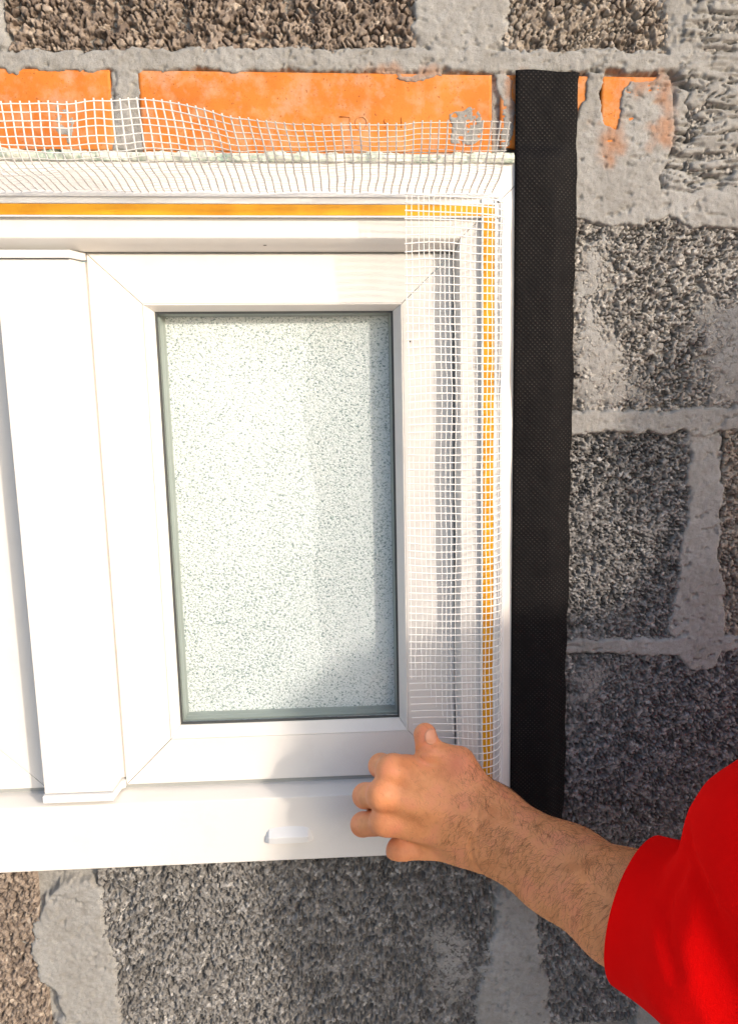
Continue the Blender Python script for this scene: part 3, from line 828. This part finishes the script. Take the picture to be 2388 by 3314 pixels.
def ell(Pn, c, r):
    q = (Pn - np.asarray(c, np.float32)) / np.asarray(r, np.float32)
    k0 = np.sqrt((q ** 2).sum(-1)); k1 = np.sqrt(((q / np.asarray(r, np.float32)) ** 2).sum(-1)) + 1e-9
    return k0 * (k0 - 1) / k1
def surface_nets(f, lo, hi, step):
    lo = np.asarray(lo, float); n = np.ceil((np.asarray(hi) - lo) / step).astype(int) + 1
    ax = [lo[i] + np.arange(n[i]) * step for i in range(3)]
    B = 6                                             # coarse pass first, then only the blocks near the surface
    nb = -(-n // B); n = nb * B
    cc = [lo[i] + (np.arange(nb[i]) * B + (B - 1) / 2) * step for i in range(3)]
    C3 = np.stack(np.meshgrid(*cc, indexing='ij'), -1).astype(np.float32)
    dc = np.concatenate([f(C3[k:k + 8]) for k in range(0, nb[0], 8)])
    D = np.repeat(np.repeat(np.repeat(dc, B, 0), B, 1), B, 2).astype(np.float32)
    blk = np.argwhere(np.abs(dc) < B * step * 1.25)
    oo = np.stack(np.meshgrid(*[np.arange(B)] * 3, indexing='ij'), -1).reshape(-1, 3)
    for k in range(0, len(blk), 600):
        ii = (blk[k:k + 600, None, :] * B + oo[None]).reshape(-1, 3)
        D[tuple(ii.T)] = f((lo + ii * step).astype(np.float32)[None])[0]
    S = D < 0
    c = np.zeros(n - 1, np.int8)
    for dx in (0, 1):
        for dy in (0, 1):
            for dz in (0, 1):
                c += S[dx:n[0] - 1 + dx, dy:n[1] - 1 + dy, dz:n[2] - 1 + dz]
    act = np.argwhere((c > 0) & (c < 8)); vid = np.full(n - 1, -1, np.int64); vid[tuple(act.T)] = np.arange(len(act))
    acc = np.zeros((len(act), 3)); cnt = np.zeros(len(act))
    corners = [(a, b, e) for a in (0, 1) for b in (0, 1) for e in (0, 1)]
    for ca in corners:
        for axis in range(3):
            if ca[axis]: continue
            cb = list(ca); cb[axis] = 1
            da = D[tuple((act + ca).T)]; db = D[tuple((act + cb).T)]
            cr_ = (da < 0) != (db < 0); t = np.where(cr_, da / np.where(cr_, da - db, 1), 0)
            p = np.array(ca, float)[None, :].repeat(len(act), 0); p[:, axis] = t
            acc[cr_] += p[cr_]; cnt[cr_] += 1
    V = lo + (act + acc / cnt[:, None]) * step
    F = []
    for axis in range(3):
        u, v = (axis + 1) % 3, (axis + 2) % 3
        sl0 = [slice(None)] * 3; sl1 = [slice(None)] * 3
        sl0[axis] = slice(0, -1); sl1[axis] = slice(1, None)
        e = np.argwhere(S[tuple(sl0)] != S[tuple(sl1)])
        ok = (e[:, u] > 0) & (e[:, v] > 0) & (e[:, u] < n[u] - 1) & (e[:, v] < n[v] - 1); e = e[ok]
        ins = S[tuple(e.T)]
        def g(du, dv):
            k = e.copy(); k[:, u] += du; k[:, v] += dv; return vid[tuple(k.T)]
        q = np.stack([g(-1, -1), g(0, -1), g(0, 0), g(-1, 0)], -1)
        q[~ins] = q[~ins][:, ::-1]; F.append(q)
    F = np.concatenate(F); F = F[(F >= 0).all(1)]
    return V, F

def J(px, py, Y): return P(px, py, Y)
MCP = [J(1268, 2492, -.094), J(1240, 2570, -.101), J(1247, 2655, -.098), J(1296, 2752, -.088)]
BASE = [J(1515, 2600, -.096), J(1528, 2650, -.101), J(1532, 2705, -.100), J(1520, 2765, -.092)]
PIP = [J(1232, 2478, -.066), J(1182, 2575, -.068), J(1174, 2668, -.066), J(1274, 2774, -.061)]
DIP = [J(1290, 2490, -.043), J(1262, 2585, -.042), J(1260, 2672, -.042), J(1325, 2765, -.044)]
TIP = [J(1350, 2505, -.054), J(1335, 2590, -.058), J(1335, 2670, -.058), J(1370, 2750, -.056)]
RM_ = [.0124, .0126, .0120, .0112]; RP = [.0106, .0110, .0106, .0096]
ELB = J(2205, 3030, -.262); SHO = np.array([.425, -.45, 1.325])
WR = J(1590, 2690, -.099); MID = J(1830, 2848, -.160); NEA = J(2060, 2968, -.220)
UP = np.array([.0, 0, 1.0])
def perp(a, b):
    d = (b - a) / np.linalg.norm(b - a); v = np.cross(d, [0, 1, 0]); return v / np.linalg.norm(v)
pw_ = perp(WR, MID)
if pw_[2] < 0: pw_ = -pw_
def sdf_arm(Q):
    d = None
    palm = None
    for k in range(4):
        c = rcone(Q, BASE[k], MCP[k], .0150, RM_[k])
        palm = c if palm is None else smin(palm, c, .010)
    palm = smin(palm, rcone(Q, J(1510, 2690, -.088), J(1330, 2640, -.082), .020, .016), .012)
    th = rcone(Q, J(1555, 2585, -.094), J(1486, 2466, -.086), .0160, .0122)
    palm = smin(palm, th, .016)
    # web between the thumb and the index knuckle
    palm = smin(palm, rcone(Q, J(1470, 2520, -.088), J(1320, 2490, -.082), .013, .011), .016)
    fing = None
    for k in range(4):
        c = rcone(Q, MCP[k], PIP[k], RM_[k] * .88, RP[k])
        c = smin(c, rcone(Q, PIP[k], DIP[k], RP[k], RP[k] * .86), .002)
        c = smin(c, rcone(Q, DIP[k], TIP[k], RP[k] * .86, RP[k] * .75), .002)
        fing = c if fing is None else smin(fing, c, .0012)
    hand = smin(palm, fing, .0065)
    for k in range(4):                                   # knuckle heads
        hand = smin(hand, ell(Q, MCP[k] + np.array([.001, -.0035, .001]), (.0092, .0092, .0092)), .008)
    tb_ = rcone(Q, J(1486, 2466, -.086), J(1388, 2432, -.084), .0122, .0106)
    tb_ = smin(tb_, rcone(Q, J(1388, 2432, -.084), J(1375, 2377, -.080), .0106, .0098), .004)
    hand = smin(hand, tb_, .0045)
    # forearm: two bones and the muscle mass
    fo = smin(rcone(Q, WR + pw_ * .0125, MID + pw_ * .013, .0225, .0270), rcone(Q, WR - pw_ * .0135, MID - pw_ * .012, .0220, .0270), .020)
    fo = smin(fo, rcone(Q, MID + pw_ * .012, NEA + pw_ * .010, .0275, .0330), .020)
    fo = smin(fo, rcone(Q, MID - pw_ * .012, NEA - pw_ * .010, .0270, .0330), .020)
    fo = smin(fo, ell(Q, WR - pw_ * .024 + np.array([.012, -.012, .002]), (.012, .010, .012)), .012)    # ulnar head
    fo = smin(fo, rcone(Q, NEA, ELB, .041, .035), .02)
    hand = smin(hand, rcone(Q, J(1525, 2672, -.098), WR, .0235, .0245), .018)
    hand = smin(hand, rcone(Q, J(1530, 2640, -.096), WR + pw_ * .010, .018, .022), .018)
    hand = smin(hand, rcone(Q, J(1520, 2745, -.094), WR - pw_ * .010, .018, .022), .018)
    d = smin(hand, fo, .016)
    d = smin(d, rcone(Q, ELB, SHO, .035, .048), .02)
    for g, rr in CREASES:
        e = None
        for k in range(len(g) - 1):
            c = rcone(Q, g[k], g[k + 1], rr, rr * 1.01); e = c if e is None else np.minimum(e, c)
        d = -smin(-d, e, .0022)
    return d
CREASES = []
CHE = np.array([.565, -.475, 1.22]); HIP = np.array([.63, -.50, .93]); NECK = np.array([.665, -.45, 1.40]); HEAD = np.array([.715, -.41, 1.575])
SHR = np.array([.84, -.45, 1.325])
def sdf_rest(Q):
    d = rcone(Q, SHO + [.03, 0, -.01], SHR - [.03, 0, .01], .058, .058)
    d = smin(d, ell(Q, CHE, (.185, .115, .20)), .06)
    d = smin(d, ell(Q, (CHE + HIP) / 2, (.16, .105, .22)), .06)
    d = smin(d, ell(Q, HIP, (.165, .115, .14)), .06)
    d = smin(d, rcone(Q, NECK - [0, 0, .03], HEAD - [0, .0, .06], .060, .054), .03)
    hd = ell(Q, HEAD + [0, -.01, .02], (.074, .092, .105)); hd = smin(hd, ell(Q, HEAD + [0, .025, -.045], (.055, .058, .072)), .03)
    hd = smin(hd, rcone(Q, HEAD + [0, .082, .012], HEAD + [0, .102, -.016], .008, .013), .010)      # nose
    hd = smin(hd, rcone(Q, HEAD + [-.03, .078, -.052], HEAD + [.03, .078, -.052], .007, .007), .008)  # lips
    for s in (-1, 1):
        hd = smin(hd, ell(Q, HEAD + [s * .075, -.008, -.004], (.009, .020, .031)), .006)
        hd = np.maximum(hd, -ell(Q, HEAD + [s * .031, .093, .018], (.017, .014, .010)))
        hd = np.minimum(hd, ell(Q, HEAD + [s * .031, .072, .018], (.0125, .0125, .0125)))
    d = smin(d, hd, .02)
    rel = np.array([.90, -.44, 1.06]); rwr = np.array([.89, -.33, .86])
    d = smin(d, rcone(Q, SHR, rel, .052, .042), .03); d = smin(d, rcone(Q, rel, rwr, .041, .029), .015)
    d = smin(d, rcone(Q, rwr, rwr + [0, .03, -.08], .028, .030), .015)
    for k in range(4): d = smin(d, rcone(Q, rwr + [-.026 + .017 * k, .03, -.10], rwr + [-.026 + .017 * k, .05, -.165 - (.012 if k in (1, 2) else 0)], .010, .008), .004)
    d = smin(d, rcone(Q, rwr + [-.03, .03, -.05], rwr + [-.052, .06, -.10], .012, .010), .008)
    for s in (-1, 1):
        hp, kn, an = HIP + [s * .09, 0, -.06], HIP + [s * .10, .02, -.45], np.array([HIP[0] + s * .10, -.51, .09])
        d = smin(d, rcone(Q, hp, kn, .085, .058), .04); d = smin(d, rcone(Q, kn, an, .056, .040), .03)
        d = smin(d, rcone(Q, an + [0, -.02, -.045], an + [0, .14, -.055], .036, .030), .03)
    return smin(d, rcone(Q, SHO, SHO + (ELB - SHO) * .5, .054, .048), .03)

def mat_skin():
    k = M('tanned_skin', (.5, .26, .16), .48, .4)
    n1 = k.noise(42, 4, .6); n2 = k.noise(240, 4, .6); n3 = k.noise(900, 3, .6)
    c = k.ramp(n1, [(.30, (.66, .25, .09)), (.5, (.80, .335, .135)), (.68, (.84, .32, .155))])
    c = k.mix(k.ramp(n2, [(.58, (0, 0, 0)), (.78, (.55, .55, .55))]), c, (.56, .19, .085))
    c = k.mix(k.math('MULTIPLY', k.attr('cell'), .6), c, (.78, .235, .135))
    k.color(c)
    k.b.inputs['Subsurface Weight'].default_value = .12; k.b.inputs['Subsurface Radius'].default_value = (.004, .0015, .0008); k.b.inputs['Subsurface Scale'].default_value = 1.0
    mp = k.n('Mapping'); mp.inputs['Scale'].default_value = (1.0, 1, 1.0); mp.inputs['Rotation'].default_value = (0, .6, 0); k.l(k.obj(), mp.inputs[0])
    k.bump(k.vor(650, vec=mp.outputs[0]), .30, .0006).bump(k.noise(130, 4, .6), .30, .0012)
    return k.m
MT['skin'] = mat_skin()
def mat_shirt():
    k = M('red_cotton', (.95, .003, .003), .9, .06)
    sep = k.n('SeparateXYZ'); k.l(k.obj(), sep.inputs[0])
    k.color(k.mix(k.math('MULTIPLY', k.noise(90, 4), .35), (.95, .003, .003), (.86, .002, .002)))
    k.bump(k.noise(1100, 2), .6, .0007).bump(k.noise(28, 3), .35, .003)
    return k.m
MT['shirt'] = mat_shirt()
MT['jeans'] = M('blue_denim', (.05, .07, .13), .9, .2).m
MT['hair'] = M('dark_brown_hair', (.035, .020, .012), .6, .3).m
MT['armhair'] = M('brown_arm_hair', (.15, .068, .03), .55, .3).m
MT['nail'] = M('finger_nail', (.76, .34, .20), .35, .4).m
MT['shoe'] = M('black_leather', (.02, .02, .02), .5, .4).m

person = empty('person', (HIP[0], HIP[1], 0))
tag(person, 'person in a red short-sleeved shirt reaching left to hold the mesh against the window', 'person')
def hit(f, px, py, t0=.3):
    dr = RM @ np.array([(px - CX) / FPX, 1.0, -(py - CY) / FPX]); dr /= np.linalg.norm(dr); t = t0
    for _ in range(80): t = min(t + float(f((CAMPOS + dr * t).astype(np.float32)[None, None])[0, 0]) * .7, 1.0)
    return CAMPOS + dr * t
def crease(pts, rr, off=.0003):
    g = []
    for px, py in pts:
        q = hit(sdf_arm, px, py)
        if abs(float(sdf_arm(q.astype(np.float32)[None, None])[0, 0])) > .001: continue
        v = (CAMPOS - q) / np.linalg.norm(CAMPOS - q); g.append(q + v * off)
    return (g, rr)
CREASES = [crease(p, w) for p, w in (
    ([(1347, 2432), (1365, 2418), (1385, 2408), (1404, 2402)], .0010),
    ([(1352, 2424), (1370, 2411), (1392, 2401)], .0008),
    ([(1362, 2434), (1384, 2420), (1408, 2410)], .0009),
    ([(1335, 2438), (1360, 2440), (1385, 2432)], .0011),
    ([(1560, 2830), (1532, 2790), (1520, 2750), (1524, 2720)], .0014),
    ([(1555, 2590), (1545, 2640), (1545, 2690)], .0010))]
V1, F1 = surface_nets(sdf_arm, (-.045, -.345, 1.06), (.27, -.028, 1.275), .0013)
V2, F2 = surface_nets(sdf_rest, (.28, -.70, .0), (.97, -.22, 1.76), .008)
red = np.zeros(len(V1))
for c_, w_ in [(q, .010) for q in MCP] + [(q, .010) for q in PIP] + [(J(1375, 2377, -.088), .010), (J(1486, 2466, -.098), .010)]:
    red = np.maximum(red, np.exp(-((V1 - c_) ** 2).sum(1) / (2 * w_ * w_)))
body = mesh_np('body', np.concatenate([V1, V2]), np.concatenate([F1, F2 + len(V1)]), MT['skin'], person, True, {'cell': np.concatenate([red, np.zeros(len(V2))])})

# shirt: a loose skin round the trunk and the upper arm, open at hem, neck and cuff
HC = J(2072, 2944, -.227); HN = np.array([.735, -.675, -.02]); HN /= np.linalg.norm(HN)
U1 = J(2540, 2745, -.300)
GROOVES = []
def hit(f, px, py, t0=.3):
    dr = RM @ np.array([(px - CX) / FPX, 1.0, -(py - CY) / FPX]); dr /= np.linalg.norm(dr); t = t0
    for _ in range(80): t = min(t + float(f((CAMPOS + dr * t).astype(np.float32)[None, None])[0, 0]) * .7, 1.0)
    return CAMPOS + dr * t
def sdf_shirt(Q):
    sl = rcone(Q, HC - HN * .03, HC + HN * .035, .0530, .0555)
    el_ = rcone(Q, HC + HN * .035, ELB + np.array([.015, -.02, .0]), .0555, .057)
    up = smin(rcone(Q, ELB + np.array([.022, -.018, .0]), U1, .056, .058), rcone(Q, U1, SHO, .058, .072), .02)
    d = smin(sl, el_, .012); d = smin(d, up, .005)
    tr = smin(rcone(Q, SHO + [.03, 0, -.01], SHR - [.03, 0, .01], .068, .068), ell(Q, CHE, (.222, .14, .235)), .06)
    tr = smin(tr, ell(Q, (CHE + HIP) / 2, (.205, .14, .27)), .06); tr = smin(tr, ell(Q, HIP, (.185, .135, .17)), .06)
    tr = smin(tr, rcone(Q, SHR, np.array([.885, -.445, 1.13]), .07, .062), .03)
    tr = smin(tr, rcone(Q, NECK - [0, 0, .05], NECK + [0, .02, .06], .068, .066), .03)
    d = smin(d, tr, .03)
    for g, rr in GROOVES:
        e = None
        for k in range(len(g) - 1):
            c = rcone(Q, g[k], g[k + 1], rr[k], rr[k + 1] + 1e-5); e = c if e is None else np.minimum(e, c)
        d = -smin(-d, e, .010)
    return d
def groove(pts, rs, off):
    g = []
    for px, py in pts:
        q = hit(sdf_shirt, px, py); v = (CAMPOS - q) / np.linalg.norm(CAMPOS - q); g.append(q + v * off)
    return (g, rs)
_g = [groove([(2212, 2715), (2232, 2810), (2266, 2910), (2286, 3000), (2296, 3090), (2325, 3180), (2375, 3280), (2430, 3380)], [.004, .005, .0065, .009, .011, .012, .012, .012], .0005),
      groove([(2195, 2800), (2160, 2880), (2142, 2960), (2150, 3060), (2180, 3150)], [.0024] * 5, .0006),
      groove([(2330, 2990), (2345, 3080), (2380, 3150)], [.003, .004, .003], .002)]
GROOVES = _g
def cut_mesh(V, F, planes, name, mat, step=None):
    me = bpy.data.meshes.new(name); bm = bmesh.new()
    me.from_pydata(V.tolist(), [], F.tolist()); bm.from_mesh(me)
    for co, no in planes:
        bmesh.ops.bisect_plane(bm, geom=bm.verts[:] + bm.edges[:] + bm.faces[:], plane_co=co, plane_no=no, clear_outer=True)
    bm.normal_update(); bm.to_mesh(me); bm.free()
    for p in me.polygons: p.use_smooth = True
    return link_mesh(name, me, mat, person)
def wrinkle(V, amp=1.0):
    """cloth folds running across the sleeve"""
    d = (SHO - ELB) / np.linalg.norm(SHO - ELB); s = (V - ELB) @ d
    q = np.stack([V[:, 0] * 14 + V[:, 2] * 16, V[:, 1] * 9 - V[:, 2] * 7], -1)
    w = .0038 * vnoise(q[:, 0], q[:, 1], 301) + .0016 * vnoise(q[:, 0] * 2.3, q[:, 1] * 2.0, 303)
    far = sstep(.03, .09, np.linalg.norm(V - HC, axis=1))
    return w * (.15 + .85 * far) * amp
V, F = surface_nets(sdf_shirt, (.06, -.72, .70), (1.0, -.16, 1.52), .0062)
near = None
# finer sleeve where the camera sees it
xs_ = .30
V3, F3 = surface_nets(sdf_shirt, (.05, -.44, 1.00), (.32, -.14, 1.36), .0022)
def shift(V, f, eps=.001):
    g = np.stack([f((V + np.eye(3)[k] * eps).astype(np.float32)) - f((V - np.eye(3)[k] * eps).astype(np.float32)) for k in range(3)], -1)
    return g / (np.linalg.norm(g, axis=1)[:, None] + 1e-9)
V3 = V3 + shift(V3, sdf_shirt) * wrinkle(V3)[:, None]
V = V + shift(V, sdf_shirt) * wrinkle(V)[:, None]
def join_cut():
    me = bpy.data.meshes.new('shirt'); bm = bmesh.new()
    for (VV, FF, pl) in ((V, F, [((.30, 0, 0), (-1, 0, 0)), ((0, 0, .80), (0, 0, -1)), ((0, -.45, 1.428), (0, .25, 1)), ((.85, -.445, 1.15), (0, 0, -1)) if False else ((0, 0, .80), (0, 0, -1))]),
                         (V3, F3, [((.3005, 0, 0), (1, 0, 0)), (tuple(HC), tuple(-HN))])):
        b2 = bmesh.new(); m2 = bpy.data.meshes.new('t'); m2.from_pydata(VV.tolist(), [], FF.tolist()); b2.from_mesh(m2)
        for co, no in pl:
            bmesh.ops.bisect_plane(b2, geom=b2.verts[:] + b2.edges[:] + b2.faces[:], plane_co=co, plane_no=no, clear_outer=True)
        b2.to_mesh(m2); b2.free(); bm.from_mesh(m2); bpy.data.meshes.remove(m2)
    bm.normal_update(); bm.to_mesh(me); bm.free()
    for p in me.polygons: p.use_smooth = True
    o = link_mesh('shirt', me, MT['shirt'], person)
    s_ = o.modifiers.new('solid', 'SOLIDIFY'); s_.thickness = .0022; s_.offset = -1
    return o
join_cut()
def sdf_legs(Q): return sdf_rest(Q) - .010
V, F = surface_nets(sdf_legs, (.40, -.70, .06), (.86, -.30, 1.02), .010)
cut_mesh(V, F, [((0, 0, 1.0), (0, 0, 1)), ((0, 0, .085), (0, 0, -1)), ((.79, 0, 0), (1, 0, 0))], 'trousers', MT['jeans'])
for s in (-1, 1):
    an = np.array([HIP[0] + s * .10, -.51, .09])
    def sh(Q): return np.maximum(smin(rcone(Q, an + [0, -.02, -.04], an + [0, .15, -.050], .046, .042), rcone(Q, an, an + [0, 0, .03], .05, .05), .03), .004 - Q[..., 2])
    Vs, Fs = surface_nets(sh, an - [.08, .12, .10], an + [.08, .25, .10], .007)
    mesh_np('shoe', Vs, Fs, MT['shoe'], person, True)
def sdf_hair(Q):
    d = ell(Q, HEAD + [0, -.015, .030], (.083, .100, .108))
    return np.maximum(d, -(ell(Q, HEAD + [0, .10, -.05], (.11, .085, .115))))
Vh, Fh = surface_nets(sdf_hair, HEAD - .14, HEAD + .15, .005)
Vh = Vh + .002 * np.stack([vnoise(Vh[:, 0] * 200, Vh[:, 2] * 40, 320)] * 3, -1)
mesh_np('hair', Vh, Fh, MT['hair'], person, True)

# thumb nail
def nail():
    c = J(1386, 2374, -.080); n_ = np.array([.18, -1, .10]); n_ /= np.linalg.norm(n_)
    t1 = np.cross(n_, [0, 0, 1.]); t1 /= np.linalg.norm(t1); t2 = np.cross(t1, n_)
    if t2[2] < 0: t2 = -t2
    V, F = [], []; nu, nv = 9, 9
    for i in range(nu):
        for j in range(nv):
            u, v = -1 + 2 * i / (nu - 1), -1 + 2 * j / (nv - 1)
            a, b = u * math.sqrt(1 - v * v / 2), v * math.sqrt(1 - u * u / 2)
            q = c + t1 * a * .0056 + t2 * b * .0064
            for _ in range(5): q = q - n_ * (-1) * 0
            V.append(q)
    V = np.array(V)
    g = np.tile(n_, (len(V), 1)); p = V.copy()
    for _ in range(12):                                  # drop it on to the skin
        p = p - g * sdf_arm(p.astype(np.float32)[None])[0][:, None] * .8
    V = p + g * .00045
    idx = np.arange(nu * nv).reshape(nu, nv)
    F = np.stack([idx[:-1, :-1], idx[1:, :-1], idx[1:, 1:], idx[:-1, 1:]], -1).reshape(-1, 4)
    o = mesh_np('nail', V, F, MT['nail'], body, True)
    s_ = o.modifiers.new('solid', 'SOLIDIFY'); s_.thickness = .0006; s_.offset = 0
nail()

# hair on the forearm and the back of the hand
def arm_hair():
    rs = np.random.RandomState(3)
    N1 = shift(V1, sdf_arm)
    ax = (NEA - WR) / np.linalg.norm(NEA - WR)
    t = (V1 - WR) @ ax; up_ = (V1 - WR - t[:, None] * ax) @ pw_
    w = sstep(-.055, .005, t) * sstep(.20, .16, t)
    w = w * (.35 + .65 * sstep(-.035, .03, up_)) + .10 * ((t < 0) & (t > -.085))
    w = w * (N1[:, 1] < .35)
    w = w / w.sum(); idx = rs.choice(len(V1), 3400, p=w)
    T = TB()
    for i in idx:
        n = N1[i]; hand_ = t[i] < -.012
        # hairs lie towards the little-finger side and slightly to the elbow
        d = -pw_ * rs.uniform(.6, 1.0) * (1 if up_[i] < .024 else -.5) + ax * rs.uniform(-.75, .0) + rs.normal(0, .20, 3)
        d = d - n * (d @ n); d /= np.linalg.norm(d)
        L_ = rs.uniform(.0025, .0050) if hand_ else rs.uniform(.005, .0105)
        lift = rs.uniform(.10, .35); curl = rs.normal(0, .3); side = np.cross(n, d)
        k = np.linspace(0, 1, 5)[:, None]
        p = V1[i] - n * .0003 + d * L_ * k + n * L_ * (lift * k - lift * .75 * k * k) + side * L_ * curl * k * k
        T.tube(p, np.linspace(.000075, .00003, 5), np.linspace(.000075, .00003, 5), n + .01, 3)
    o = T.build('arm_hair', MT['armhair'], body); tag(o, kind='stuff')
arm_hair()
